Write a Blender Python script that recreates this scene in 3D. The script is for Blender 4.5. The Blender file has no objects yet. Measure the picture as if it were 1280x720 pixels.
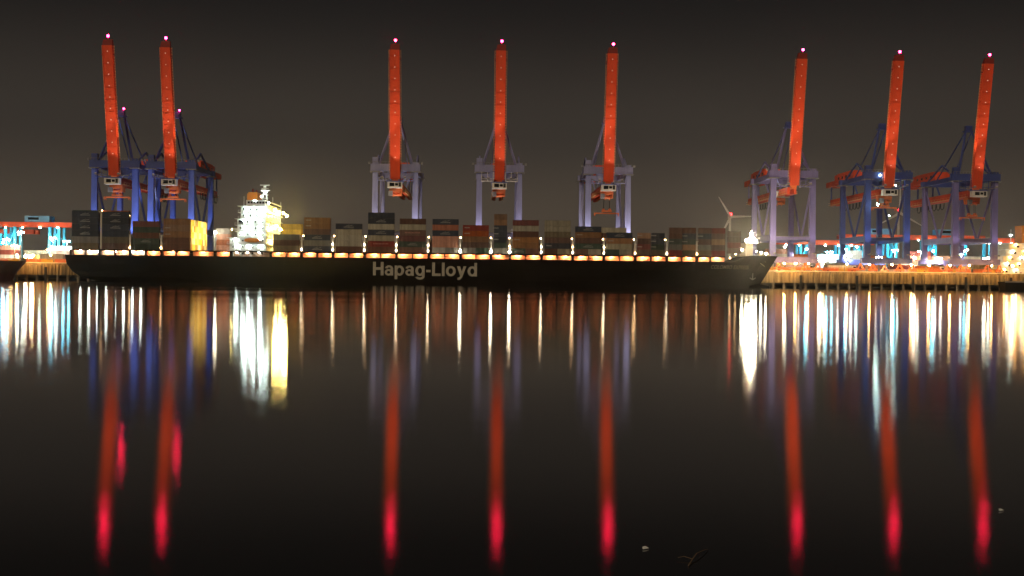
import bpy, bmesh, math, random
from mathutils import Vector, Matrix
random.seed(11)
R = math.radians
S = bpy.context.scene
COL = S.collection

# ------------------------------------------------------------------ camera, sky, fill light, exposure
FPX = 1410.0            # focal length in pixels of the 1280 px wide photograph
CAMH = 2.6
cd = bpy.data.cameras.new('camera')
cd.sensor_width = 36.0
cd.lens = 36.0 * FPX / 1280.0
cd.clip_start = 0.2
cd.clip_end = 30000
cam = bpy.data.objects.new('camera', cd)
COL.objects.link(cam)
cam.location = (0, 0, CAMH)
PITCH = -math.atan(10.0 / FPX)
ROLL = R(0.62)
cam.matrix_world = (Matrix.Translation((0, 0, CAMH)) @ Matrix.Rotation(R(90) + PITCH, 4, 'X')
                    @ Matrix.Rotation(ROLL, 4, 'Z'))
S.camera = cam

w = bpy.data.worlds.new('World')
S.world = w
w.use_nodes = True
nt = w.node_tree
nt.nodes.clear()
N = nt.nodes.new
L = nt.links.new
out = N('ShaderNodeOutputWorld')
tc = N('ShaderNodeTexCoord')
sep = N('ShaderNodeSeparateXYZ')
L(tc.outputs['Generated'], sep.inputs[0])
ramp = N('ShaderNodeValToRGB')
ramp.color_ramp.interpolation = 'EASE'
els = ramp.color_ramp.elements
stops = [(0.0, (.074, .057, .042)), (.05, (.060, .0465, .034)), (.13, (.0325, .0268, .0220)),
         (.25, (.0100, .0090, .0085)), (1.0, (.0045, .0042, .0042))]
while len(els) < len(stops):
    els.new(0.5)
for e, (p, c) in zip(els, stops):
    e.position = p
    e.color = (*c, 1)
L(sep.outputs['Z'], ramp.inputs[0])
# the glow of the port: strongest over the terminal, fading smoothly round the horizon
mr = N('ShaderNodeMapRange')
mr.inputs['From Min'].default_value = -1.0
mr.inputs['From Max'].default_value = 1.0
mr.inputs['To Min'].default_value = 0.25
mr.inputs['To Max'].default_value = 1.08
L(sep.outputs['Y'], mr.inputs['Value'])
pw = N('ShaderNodeMath')
pw.operation = 'POWER'
pw.inputs[1].default_value = 3.0
L(mr.outputs[0], pw.inputs[0])
sn = N('ShaderNodeTexNoise')
sn.inputs['Scale'].default_value = 2.2
sn.inputs['Detail'].default_value = 3.0
L(tc.outputs['Generated'], sn.inputs['Vector'])
mr2 = N('ShaderNodeMapRange')
mr2.inputs['To Min'].default_value = 0.85
mr2.inputs['To Max'].default_value = 1.15
L(sn.outputs['Fac'], mr2.inputs['Value'])
mu = N('ShaderNodeMath')
mu.operation = 'MULTIPLY'
L(pw.outputs[0], mu.inputs[0])
L(mr2.outputs[0], mu.inputs[1])
bg = N('ShaderNodeBackground')
L(ramp.outputs[0], bg.inputs['Color'])
L(mu.outputs[0], bg.inputs['Strength'])
sky = N('ShaderNodeTexSky')
sky.sky_type = 'NISHITA'
sky.sun_disc = False
sky.sun_elevation = R(-4)
sky.sun_rotation = R(180)
bg2 = N('ShaderNodeBackground')
L(sky.outputs[0], bg2.inputs['Color'])
bg2.inputs['Strength'].default_value = 0.01
ad = N('ShaderNodeAddShader')
L(bg.outputs[0], ad.inputs[0])
L(bg2.outputs[0], ad.inputs[1])
L(ad.outputs[0], out.inputs['Surface'])

sd = bpy.data.lights.new('frontal_fill', 'SUN')  # warm sun lamp added to brighten everything facing the camera
sd.energy = 1.05
sd.angle = R(12)
sd.color = (1.0, .78, .54)
so = bpy.data.objects.new('frontal_fill', sd)
COL.objects.link(so)
so.rotation_euler = (R(58), 0, R(-12))

S.view_settings.view_transform = 'Standard'
S.view_settings.look = 'None'
S.view_settings.exposure = 0.0
S.view_settings.gamma = 1.0
S.view_settings.use_curve_mapping = False
S.cycles.use_denoising = True
S.cycles.max_bounces = 5
S.cycles.diffuse_bounces = 2
S.cycles.glossy_bounces = 3
S.cycles.sample_clamp_indirect = 6.0
S.cycles.caustics_reflective = False
S.cycles.use_light_tree = True

# ------------------------------------------------------------------ quay frame: u along the quay, v away from the camera
A = R(1.5)
Y0 = 528.0
CA, SA = math.cos(A), math.sin(A)


def W(u, v, z=0.0):
    return Vector((u * CA - v * SA, Y0 + u * SA + v * CA, z))


def U(px, v=0.0):
    t = (px - 640.0) / FPX
    return (t * (Y0 + v * CA) + v * SA) / (CA - t * SA)


# ------------------------------------------------------------------ materials
MATS = {}


def paint(name, col, rough=.5, var=.25, scale=.35, spec=.4, metal=0.0, streak=False, vary=0.0):
    if name in MATS:
        return MATS[name]
    m = bpy.data.materials.new(name)
    m.use_nodes = True
    t = m.node_tree
    b = t.nodes['Principled BSDF']
    b.inputs['Roughness'].default_value = rough
    b.inputs['Specular IOR Level'].default_value = spec
    b.inputs['Metallic'].default_value = metal
    co = t.nodes.new('ShaderNodeTexCoord')
    no = t.nodes.new('ShaderNodeTexNoise')
    no.inputs['Scale'].default_value = scale
    no.inputs['Detail'].default_value = 6
    no.inputs['Roughness'].default_value = .65
    if streak:
        mp = t.nodes.new('ShaderNodeMapping')
        mp.inputs['Scale'].default_value = (1.6, 1.6, .16)
        t.links.new(co.outputs['Object'], mp.inputs['Vector'])
        t.links.new(mp.outputs[0], no.inputs['Vector'])
    else:
        t.links.new(co.outputs['Object'], no.inputs['Vector'])
    cr = t.nodes.new('ShaderNodeValToRGB')
    cr.color_ramp.elements[0].position = .3
    cr.color_ramp.elements[1].position = .7
    cr.color_ramp.elements[0].color = (*[c * (1 - var) for c in col], 1)
    cr.color_ramp.elements[1].color = (*[min(1, c * (1 + var * .5)) for c in col], 1)
    t.links.new(no.outputs['Fac'], cr.inputs[0])
    if vary:      # every copy weathered a little differently
        oi = t.nodes.new('ShaderNodeObjectInfo')
        hs = t.nodes.new('ShaderNodeHueSaturation')
        for sock, a0, a1, mul in (('Value', 1 - vary, 1 + vary, 1.0), ('Saturation', .75, 1.1, 7.31)):
            mm = t.nodes.new('ShaderNodeMath')
            mm.operation = 'MULTIPLY'
            mm.inputs[1].default_value = mul
            t.links.new(oi.outputs['Random'], mm.inputs[0])
            ff = t.nodes.new('ShaderNodeMath')
            ff.operation = 'FRACT'
            t.links.new(mm.outputs[0], ff.inputs[0])
            mq = t.nodes.new('ShaderNodeMapRange')
            mq.inputs['To Min'].default_value = a0
            mq.inputs['To Max'].default_value = a1
            t.links.new(ff.outputs[0], mq.inputs['Value'])
            t.links.new(mq.outputs[0], hs.inputs[sock])
        t.links.new(cr.outputs[0], hs.inputs['Color'])
        t.links.new(hs.outputs[0], b.inputs['Base Color'])
    else:
        t.links.new(cr.outputs[0], b.inputs['Base Color'])
    bp = t.nodes.new('ShaderNodeBump')
    bp.inputs['Strength'].default_value = .12
    bp.inputs['Distance'].default_value = .05
    t.links.new(no.outputs['Fac'], bp.inputs['Height'])
    t.links.new(bp.outputs[0], b.inputs['Normal'])
    MATS[name] = m
    return m


def emit(name, col, strength):
    if name in MATS:
        return MATS[name]
    m = bpy.data.materials.new(name)
    m.use_nodes = True
    b = m.node_tree.nodes['Principled BSDF']
    b.inputs['Base Color'].default_value = (.6, .6, .6, 1)
    b.inputs['Emission Color'].default_value = (*col, 1)
    b.inputs['Emission Strength'].default_value = strength
    MATS[name] = m
    return m


blue = paint('crane blue paint', (.085, .135, .50), .45, .22, .25, streak=True)
blue_floodlit = paint('floodlit pale blue', (.24, .25, .46), .5, .22, .25, streak=True)  # crane blue with the white floodlight put into the colour
blue_dark = paint('dark blue paint', (.045, .07, .26), .45, .25, .3)
violet = paint('blue paint in violet light', (.17, .15, .36), .5, .25, .25, streak=True)  # crane blue with the purple light of the surroundings put into it
boomred = paint('crane orange red paint', (.80, .085, .026), .5, .16, .12, streak=True)
boomdark = paint('dark red paint', (.25, .025, .015), .5, .25)
railor = paint('pale orange paint', (.9, .42, .16), .5, .2)
cabwhite = paint('off white paint', (.70, .66, .60), .5, .15)
darkglass = paint('dark window glass', (.01, .012, .016), .08, .1, spec=.6)
steel = paint('galvanised grey steel', (.22, .21, .21), .5, .3)
rope = paint('black rubber', (.012, .012, .012), .7, .2)
hullm = paint('black hull paint', (.0055, .0042, .0034), .75, .45, .12, spec=.05, streak=True)
hullred = paint('maroon hull paint', (.10, .022, .018), .45, .4, .15, streak=True)
deckm = paint('deck red brown paint', (.52, .27, .17), .7, .35, .5)
shipwhite = paint('ship white paint', (.80, .82, .80), .45, .1, .5)
funnelor = paint('funnel orange paint', (.85, .30, .03), .5, .12)
lettr = paint('faded off white lettering', (.42, .39, .31), .6, .25, .5)
lettr_dim = paint('dim hull lettering', (.30, .25, .19), .6, .3, .5)
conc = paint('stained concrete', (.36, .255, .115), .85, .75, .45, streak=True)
ground_m = paint('yard asphalt', (.13, .12, .11), .85, .35, .05)
pilem = paint('pile timber', (.20, .16, .11), .85, .4)
bogiem = paint('bogie orange paint', (.72, .17, .05), .5, .25)
cyanp = paint('gantry paint in cyan light', (.06, .42, .60), .45, .2)  # cyan of the lamp light put into the gantry leg colour
cyan_house = paint('pale blue sheet', (.16, .40, .68), .5, .15)
turb = paint('turbine grey white', (.62, .60, .57), .5, .08)
cream = paint('cream cladding', (.72, .64, .46), .6, .12)

L_sod = emit('sodium lamp', (1, .43, .18), 1200)
L_deck = emit('warm deck lamp', (1, .80, .52), 38)
L_deckhi = emit('bright deck lamp', (1, .90, .66), 170)
L_quay = emit('quay sodium lamp', (1, .50, .13), 560)
L_sodhi = emit('bright sodium lamp', (1, .50, .16), 120)
L_white = emit('white lamp', (1, .90, .72), 90)
L_whitehi = emit('bright white lamp', (1, .84, .58), 170)
L_green = emit('mercury lamp', (.70, 1, .90), 95)
L_greenhi = emit('strong mercury lamp', (.80, 1, .92), 90)
L_cyan = emit('cyan lamp', (.14, .74, 1), 190)
L_red = emit('red aviation lamp', (1, .010, .060), 150)
L_redsoft = emit('red obstruction lamp', (1, .012, .02), 22)
L_yel = emit('yellow floodlight', (1, .72, .20), 420)
L_dot = emit('small boom lamp', (1, .62, .45), .55)


# ------------------------------------------------------------------ mesh builder
class MB:
    def __init__(self):
        self.v, self.f = [], []

    def quadbox(self, pts):
        b = len(self.v)
        self.v += [tuple(p) for p in pts]
        for f in ((0, 3, 2, 1), (4, 5, 6, 7), (0, 1, 5, 4), (1, 2, 6, 5), (2, 3, 7, 6), (3, 0, 4, 7)):
            self.f.append(tuple(b + i for i in f))
        return self

    def box(self, x0, x1, y0, y1, z0, z1):
        return self.quadbox([(x0, y0, z0), (x1, y0, z0), (x1, y1, z0), (x0, y1, z0),
                             (x0, y0, z1), (x1, y0, z1), (x1, y1, z1), (x0, y1, z1)])

    def bar(self, p, q, wx, wy=None, up=(0, 0, 1), w2=None, wy2=None):
        p, q = Vector(p), Vector(q)
        wy = wx if wy is None else wy
        w2 = wx if w2 is None else w2
        wy2 = wy if wy2 is None else wy2
        d = (q - p).normalized()
        up = Vector(up)
        if abs(d.dot(up)) > .98:
            up = Vector((0, 1, 0))
        a = d.cross(up).normalized()
        b = d.cross(a).normalized()
        pts = []
        for c, ww, hh in ((p, wx, wy), (q, w2, wy2)):
            for s, t in ((-1, -1), (1, -1), (1, 1), (-1, 1)):
                pts.append(c + a * s * ww / 2 + b * t * hh / 2)
        return self.quadbox(pts)

    def tube(self, pts, r, n=6, r2=None):
        pts = [Vector(p) for p in pts]
        base = len(self.v)
        k = len(pts)
        for i, p in enumerate(pts):
            d = (pts[min(i + 1, k - 1)] - pts[max(i - 1, 0)]).normalized()
            up = Vector((0, 0, 1)) if abs(d.z) < .9 else Vector((0, 1, 0))
            a = d.cross(up).normalized()
            b = d.cross(a)
            rr = r if r2 is None else r + (r2 - r) * i / (k - 1)
            for j in range(n):
                t = 2 * math.pi * j / n
                self.v.append(tuple(p + a * math.cos(t) * rr + b * math.sin(t) * rr))
        for i in range(k - 1):
            for j in range(n):
                self.f.append((base + i * n + j, base + i * n + (j + 1) % n,
                               base + (i + 1) * n + (j + 1) % n, base + (i + 1) * n + j))
        self.f.append(tuple(base + j for j in reversed(range(n))))
        self.f.append(tuple(base + (k - 1) * n + j for j in range(n)))
        return self

    def ball(self, c, r, n=8, m=5):
        base = len(self.v)
        for i in range(m + 1):
            th = math.pi * (i + .0001) / (m + .0002)
            for j in range(n):
                ph = 2 * math.pi * j / n
                self.v.append((c[0] + r * math.sin(th) * math.cos(ph), c[1] + r * math.sin(th) * math.sin(ph),
                               c[2] + r * math.cos(th)))
        for i in range(m):
            for j in range(n):
                self.f.append((base + i * n + j, base + (i + 1) * n + j,
                               base + (i + 1) * n + (j + 1) % n, base + i * n + (j + 1) % n))
        return self

    def mesh(self, name, mat, smooth=False):
        me = bpy.data.meshes.new(name)
        me.from_pydata(self.v, [], self.f)
        me.materials.append(mat)
        if smooth:
            me.polygons.foreach_set('use_smooth', [True] * len(me.polygons))
        me.update()
        return me

    def build(self, name, mat, parent=None, smooth=False):
        return put(name, self.mesh(name, mat, smooth), parent)


def put(name, me, parent=None, loc=None):
    o = bpy.data.objects.new(name, me)
    COL.objects.link(o)
    if parent is not None:
        o.parent = parent
    if loc is not None:
        o.location = loc
    return o


def tag(o, label=None, cat=None, group=None, kind=None):
    if label:
        o['label'] = label
    if cat:
        o['category'] = cat
    if group:
        o['group'] = group
    if kind:
        o['kind'] = kind
    return o


def thing(name, loc, label, cat, group=None, rz=A):
    o = bpy.data.objects.new(name, None)
    o.empty_display_size = 1.0
    COL.objects.link(o)
    o.location = loc
    o.rotation_euler = (0, 0, rz)
    return tag(o, label, cat, group)


def bx(name, mat, parent, *a):
    return MB().box(*a).build(name, mat, parent)


def spot(parent, loc, target, watts, col, angle, blend=.6, size=.4):
    d = bpy.data.lights.new('flood_and_fill_beam', 'SPOT')
    d.energy = watts
    d.color = col
    d.spot_size = R(angle)
    d.spot_blend = blend
    d.shadow_soft_size = size
    o = bpy.data.objects.new('flood_and_fill_beam', d)
    COL.objects.link(o)
    if parent:
        o.parent = parent
    o.location = loc
    o.rotation_euler = (Vector(target) - Vector(loc)).to_track_quat('-Z', 'Y').to_euler()
    return o


def ball_mesh(name, mat, r):
    return MB().ball((0, 0, 0), r).mesh(name, mat, True)


QZ = 8.4                # top of the quay above the water

# ------------------------------------------------------------------ water
wm = bpy.data.materials.new('river water')
wm.use_nodes = True
t = wm.node_tree
t.nodes.remove(t.nodes['Principled BSDF'])
b = t.nodes.new('ShaderNodeBsdfAnisotropic')      # ripples averaged by the long exposure: gaussian slopes
b.distribution = 'BECKMANN'
b.inputs['Color'].default_value = (1, 1, 1, 1)
wd = t.nodes.new('ShaderNodeBsdfDiffuse')
wd.inputs['Color'].default_value = (.006, .005, .0035, 1)
fr_ = t.nodes.new('ShaderNodeFresnel')
fr_.inputs['IOR'].default_value = 1.95
mx = t.nodes.new('ShaderNodeMixShader')
t.links.new(fr_.outputs[0], mx.inputs[0])
t.links.new(wd.outputs[0], mx.inputs[1])
t.links.new(b.outputs[0], mx.inputs[2])
t.links.new(mx.outputs[0], t.nodes['Material Output'].inputs['Surface'])
co = t.nodes.new('ShaderNodeTexCoord')
mp = t.nodes.new('ShaderNodeMapping')
mp.inputs['Scale'].default_value = (.010, .035, 1)
t.links.new(co.outputs['Object'], mp.inputs['Vector'])
n1 = t.nodes.new('ShaderNodeTexNoise')
n1.inputs['Scale'].default_value = 1.0
n1.inputs['Detail'].default_value = 4
t.links.new(mp.outputs[0], n1.inputs['Vector'])
m1 = t.nodes.new('ShaderNodeMapRange')
m1.inputs['From Min'].default_value = .3
m1.inputs['From Max'].default_value = .7
m1.inputs['To Min'].default_value = .088
m1.inputs['To Max'].default_value = .114
t.links.new(n1.outputs['Fac'], m1.inputs['Value'])
t.links.new(m1.outputs[0], b.inputs['Roughness'])
mp2 = t.nodes.new('ShaderNodeMapping')
mp2.inputs['Scale'].default_value = (.25, .9, 1)
t.links.new(co.outputs['Object'], mp2.inputs['Vector'])
n2 = t.nodes.new('ShaderNodeTexNoise')
n2.inputs['Scale'].default_value = 1.0
n2.inputs['Detail'].default_value = 3
t.links.new(mp2.outputs[0], n2.inputs['Vector'])
bp = t.nodes.new('ShaderNodeBump')
bp.inputs['Strength'].default_value = .10
bp.inputs['Distance'].default_value = .01
t.links.new(n2.outputs['Fac'], bp.inputs['Height'])
t.links.new(bp.outputs[0], b.inputs['Normal'])
wo = MB()
wo.v = [(-2600, -60, 0), (2600, -60, 0), (2600, 6000, 0), (-2600, 6000, 0)]
wo.f = [(0, 1, 2, 3)]
tag(wo.build('river', wm), 'calm dark river mirroring the terminal lights', 'river', kind='structure')

# ------------------------------------------------------------------ quay and yard ground
gr = MB()
gr.box(-2500, 2500, 50.0, 5000, 1.0, QZ)
g = gr.build('yard_ground', ground_m)
g.location = W(0, 0)
g.rotation_euler = (0, 0, A)
tag(g, 'dark paved container yard behind the quay wall', 'ground', kind='structure')

QV = 44.6               # quay face
quay = thing('quay', W(0, 0, 0), 'long concrete quay wall standing on piles', 'quay')
quay['kind'] = 'structure'
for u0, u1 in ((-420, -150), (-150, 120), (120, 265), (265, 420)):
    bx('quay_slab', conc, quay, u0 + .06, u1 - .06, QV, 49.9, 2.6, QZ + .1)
rb = MB()
uu = -420.0
while uu < 420:
    rb.box(uu, uu + .7, QV - random.uniform(.45, .8), QV + .05, 2.9, QZ - .7)
    uu += 1.7 + random.uniform(-.25, .25)
tag(rb.build('sheet_pile_ribs', conc, quay), kind='stuff')
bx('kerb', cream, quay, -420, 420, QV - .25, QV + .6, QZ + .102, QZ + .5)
pm = MB().tube([(0, 0, -2), (0, 0, 2.6)], .7, 8).mesh('pile', pilem)
for i in range(30):
    put('pile', pm, quay, (-355 + i * 5.1, QV + .9, 0))
for i in range(40):
    put('pile', pm, quay, (118 + i * 5.6, QV + .9, 0))
fm = MB().box(-.5, .5, -.75, 0, -.6, 6.6).mesh('fender', rope)
for px in (58, 1000, 1070, 1140, 1206, 1262):
    put('fender', fm, quay, (U(px, QV), QV - .82, 0))
bm_ = MB().tube([(0, 0, 0), (0, 0, .7)], .28, 8).tube([(0, 0, .6), (0, 0, .95)], .48, 8).mesh('bollard', boomdark)
for i in range(14):
    put('bollard', bm_, quay, (U(975, QV) + i * 12.5, QV + 1.4, QZ + .1))

# ------------------------------------------------------------------ container cranes
G = 40.0                # rail gauge
HW = 10.2               # half distance between legs


def box_mesh(name, mat, *a):
    return MB().box(*a).mesh(name, mat)


def make_crane(px, label, paints, zs=1.0, spreader=33.0, trolley_y=-2.0, red_apex=False, leg_light=1.0,
               leg_col=(1, .93, .9), work=(), boom_w=1.0, lean=12.0, headblock=True, white_walk=False, festoon=True):
    legm, topm = paints
    u = U(px, QV + 3.5)
    c = thing('container_crane', W(u, QV + 3.5, QZ + .1), label, 'crane', 'raised boom container cranes along the quay')
    c.scale = (1, 1, zs)
    # legs
    for sx in (-1, 1):
        for y in (0, G):
            wdt = 3.2 if y == 0 else 2.8
            MB().quadbox([(sx * HW - wdt * .5, y - 1.2, 7.6), (sx * HW + wdt * .5, y - 1.2, 7.6),
                          (sx * HW + wdt * .5, y + 1.2, 7.6), (sx * HW - wdt * .5, y + 1.2, 7.6),
                          (sx * HW - wdt * .42, y - 1.2, 48.4), (sx * HW + wdt * .42, y - 1.2, 48.4),
                          (sx * HW + wdt * .42, y + 1.2, 48.4), (sx * HW - wdt * .42, y + 1.2, 48.4)]
                         ).build('leg', legm, c)
            bx('leg_platform', steel, c, sx * HW - 2.7, sx * HW + 2.7, y - 2.2, y + 2.2, 48.45, 48.95)
    # sill beams and bogies
    for y in (0, G):
        bx('sill_beam', legm, c, -HW - 3.0, HW + 3.0, y - 1.25, y + 1.25, 4.6, 7.55)
        for sx in (-1, 1):
            for k in (-1, 1):
                cx = sx * HW + k * 3.6 * .9
                m = MB()
                m.bar((cx, y, 4.55), (cx - 1.5, y, 1.6), .7)
                m.bar((cx, y, 4.55), (cx + 1.5, y, 1.6), .7)
                m.box(cx - 2.3, cx - .25, y - .55, y + .55, 1.0, 1.9)
                m.box(cx + .25, cx + 2.3, y - .55, y + .55, 1.0, 1.9)
                bo = m.build('bogie', bogiem, c)
                for wx in (-1.8, -.7, .7, 1.8):
                    MB().tube([(cx + wx, y - .3, .5), (cx + wx, y + .3, .5)], .48, 10).build('wheel', steel, bo)
    # portal beams, level with the containers
    for sx in (-1, 1):
        bx('portal_beam', legm, c, sx * HW - 1.0, sx * HW + 1.0, 1.25, G - 1.25, 16.2, 19.2)
    bx('portal_beam', legm, c, -HW + 1.65, HW - 1.65, -.7, .7, 16.6, 18.4)
    bx('portal_beam', legm, c, -HW + 1.45, HW - 1.45, G - .8, G + .8, 16.4, 18.8)
    m = MB()
    for k in range(12):
        xx = -8.4 + k * 16.8 / 11
        m.box(xx - .06, xx + .06, -1.65, -1.53, 18.5, 19.6)
    m.box(-8.5, 8.5, -1.66, -1.52, 19.5, 19.62)
    m.box(-8.5, 8.5, -1.8, -.72, 18.2, 18.4)
    m.build('walkway_railing', steel, c)
    # V braces in the side frames
    for sx in (-1, 1):
        MB().bar((sx * HW, 1.4, 46), (sx * HW, G * .5 - .9, 19.3), .9, .9).build('brace', legm, c)
        MB().bar((sx * HW, G - 1.4, 46), (sx * HW, G * .5 + .9, 19.3), .9, .9).build('brace', legm, c)
    # top frame
    bx('top_beam', topm, c, -HW - 2.4, HW + 2.4, -1.5, 1.5, 49.0, 52.6)
    bx('top_beam', topm, c, -HW - 2.0, HW + 2.0, G - 1.4, G + 1.4, 49.0, 51.8)
    for sx in (-1, 1):
        bx('top_beam', topm, c, sx * HW - .9, sx * HW + .9, 1.55, G - 1.45, 49.1, 51.4)
        # pointed side truss over each side beam
        MB().bar((sx * HW, 2, 51.4), (sx * HW, 17, 58.8), .75).bar((sx * HW, 17, 58.8), (sx * HW, G - 4, 51.4), .75
                 ).build('side_truss', topm, c)
        MB().bar((sx * HW, 2.5, 47.5), (sx * 3.2, -1, 43.8), .55).build('brace', steel, c)
        bx('leg_cap', topm, c, sx * HW - 1.5, sx * HW + 1.5, -1.2, 1.2, 52.62, 53.4 + (2.6 if sx < 0 else .4))
        # walkways hanging under the front beam, white rails
        m = MB()
        m.box(min(sx * 2.9, sx * 9.2), max(sx * 2.9, sx * 9.2), -3.0, -1.6, 44.0, 44.35)
        for xx in (3.1, 6.0, 9.0):
            m.box(sx * xx - .12, sx * xx + .12, -2.4, -2.1, 44.3, 48.9)
        m.box(min(sx * 2.9, sx * 9.2), max(sx * 2.9, sx * 9.2), -3.0, -2.86, 45.2, 45.4)
        m.build('hanging_walkway', cabwhite if white_walk else topm, c)
    m = MB()
    for k in range(15):
        xx = -12 + k * 24 / 14
        m.box(xx - .07, xx + .07, -1.5, -1.36, 52.6, 53.8)
    m.box(-12, 12, -1.5, -1.37, 53.7, 53.82)
    m.build('top_railing', steel, c)
    # apex frame
    for sx in (-1, 1):
        MB().bar((sx * 8.4, .3, 52.6), (sx * 1.6, 8.5, 76), 1.0, 1.0, w2=.8, wy2=.8).build('apex_strut', topm, c)
        MB().bar((sx * 1.6, 8.6, 76), (sx * 4.2, G, 52), .55).build('backstay', topm, c)
    m = MB().box(-2.7, 2.7, 7.4, 10.4, 76, 76.5)
    m.box(-1.7, 1.7, 7.9, 9.9, 76.5, 79.3)
    m.box(-2.7, -2.55, 7.4, 7.55, 76.5, 77.7).box(2.55, 2.7, 7.4, 7.55, 76.5, 77.7).box(-2.7, 2.7, 7.4, 7.52, 77.6, 77.7)
    m.build('apex_platform', blue_dark, c)
    if red_apex:
        put('obstruction_light', ball_mesh('obstruction_light', L_red, .45), c, (1.6, 7.4, 80.1))
    # boom girder running back over the yard
    yb = 88.0
    gd = MB()
    gd.box(-2.3, -1.0, 1.8, yb, 40.6, 44.2)
    gd.box(1.0, 2.3, 1.8, yb, 40.6, 44.2)
    k = 6.0
    while k < yb:
        gd.box(-1.0, 1.0, k - .3, k + .3, 43.0, 43.8)
        k += 8
    gi = gd.build('boom_girder', boomred, c)
    m = MB()
    for sx in (-1, 1):
        m.box(min(sx * 2.3, sx * 3.3), max(sx * 2.3, sx * 3.3), 3, yb, 40.8, 41.0)
        m.box(sx * 3.3 - .06, sx * 3.3 + .06, 3, yb, 42.0, 42.12)
        k = 4
        while k < yb:
            m.box(sx * 3.3 - .07, sx * 3.3 + .07, k - .07, k + .07, 41, 42.1)
            k += 4
    m.build('girder_walkway', railor, gi)
    m = MB()
    for k in range(7):
        y0 = 46 + k * 5.6
        pts = [(3.0, y0 + 2.6 - 2.6 * math.cos(math.pi * j / 8), 40.5 - 3.6 * math.sin(math.pi * j / 8) ** .7) for j in range(9)]
        m.tube(pts, .24, 5)
    if festoon:
        m.build('festoon_cable', rope, gi)
    for sx in (-1, 1):
        for y in (12, G - 2, 62, 84):
            MB().bar((sx * 2.9, y, 44.2), (sx * 2.9 if y > 41 else sx * 4.5, y, 52.4 if y > 41 else 49.2), .7).build('hanger', topm, c)
    bx('hanger_beam', topm, c, -5.0, 5.0, 11.4, 12.6, 49.15, 50.4)
    # machinery house
    mh = MB().box(-4.2, 4.2, G + 1.6, 74, 52.7, 57.6).box(-3.9, 3.9, 45, 70, 57.6, 58.1).box(-4.2, 4.2, 74.05, 90, 51.6, 54.6)
    mho = mh.build('machinery_house', boomred, c)
    m = MB()
    for sx in (-1, 1):
        for k in range(4):
            y0 = 46 + k * 6.5
            m.box(sx * 4.2 - .04, sx * 4.2 + .04, y0, y0 + 2.2, 54.6, 56)
    m.build('house_window', darkglass, mho)
    # hinge cab with its window
    ty = trolley_y
    cab = bx('operator_cab', cabwhite, c, -3.7, 3.7, ty - 3.0, ty + .6, 40.2, 43.3)
    bx('cab_window', darkglass, cab, -2.6, -.2, ty - 3.06, ty - 2.98, 41.0, 42.7)
    bx('cab_window', darkglass, cab, .2, 1.7, ty - 3.06, ty - 2.98, 41.3, 42.5)
    bx('cab_window', rope, cab, 2.0, 3.2, ty - 3.06, ty - 2.98, 40.8, 42.9)
    bx('cab_roof', blue_dark, cab, -4.1, 4.1, ty - 3.4, ty + .9, 43.32, 43.7)
    tr = MB().box(-3.2, 3.2, ty + 4, ty + 9.5, 38.6, 40.3)
    for sx in (-1, 1):
        tr.box(sx * 2.6 - .5, sx * 2.6 + .5, ty + 4.2, ty + 9.2, 36.9, 38.6)
        tr.bar((sx * 3.0, ty + 4, 38.6), (sx * 1.0, ty + 4, 36.0), .3)
    tr.tube([(-1.9, ty + 6, 37.4), (1.9, ty + 6, 37.4)], .8, 10)
    tro = tr.build('trolley', bogiem, c)
    bx('trolley_basket', steel, tro, -3.6, -1.4, ty + 2.6, ty + 4.0, 36.6, 39.0)
    # headblock and spreader on ropes
    sy = ty + 6.5
    if headblock:
        z = spreader
        hb = MB().box(-2.6, 2.6, sy - 1, sy + 1, z + 1.3, z + 2.2)
        for sx in (-1, 1):
            hb.tube([(sx * 1.6, sy - .7, z + 2.5), (sx * 1.6, sy + .7, z + 2.5)], .7, 10)
        hb.build('headblock', bogiem, c)
        m = MB()
        for sx in (-1, 1):
            for y in (-.7, .7):
                m.tube([(sx * 1.6, sy + y, z + 2.3), (sx * 1.3, sy + y * 1.2, 38.6)], .09, 5)
        m.build('hoist_rope', rope, c)
        if spreader < 36.6:
            sp = MB().box(-6.1, 6.1, sy - .35, sy + .35, z + .35, z + 1.0)
            for sx in (-1, 1):
                sp.box(sx * 6.1 - .3, sx * 6.1 + .3, sy - 1.2, sy + 1.2, z, z + .9)
                for y in (-1, 1):
                    sp.box(sx * 6.1 - .18, sx * 6.1 + .18, sy + y * 1.2 - .15, sy + y * 1.2 + .15, z - .7, z)
            sp.build('spreader', bogiem, c)
    # raised boom, leaning over the water
    zb, zt = 44.8, 108.2
    bw = 4.9 * boom_w
    P0 = Vector((0, -2.2, zb))
    P1 = Vector((0, -2.2 - lean, zt))
    d = (P1 - P0).normalized()
    nrm = Vector((0, -d.z, d.y)).normalized()   # towards the water
    xs = Vector((1, 0, 0))

    def bp_(s, x, n):
        return P0 + (P1 - P0) * s + xs * x + nrm * n
    bm = MB().quadbox([bp_(0, -bw / 2, 0), bp_(0, bw / 2, 0), bp_(0, bw / 2, -2.9), bp_(0, -bw / 2, -2.9),
                       bp_(1, -bw / 2, 0), bp_(1, bw / 2, 0), bp_(1, bw / 2, -2.3), bp_(1, -bw / 2, -2.3)])
    for sx in (-1, 1):   # edge flanges along the boom
        bm.bar(bp_(0.0, sx * (bw / 2 - .14), .14), bp_(1, sx * (bw / 2 - .14), .14), .28, .28)
    for k in range(1, 11):
        bm.bar(bp_(k / 11 + .04, -bw / 2 + .3, .05), bp_(k / 11 + .04, bw / 2 - .3, .05), .16, .1)
    bo = bm.build('boom', boomred, c)
    m = MB().bar(bp_(-.03, 0, -1.3), bp_(.015, 0, -1.3), bw * .62, 2.0)
    m.build('boom_hinge', bogiem, bo)
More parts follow.
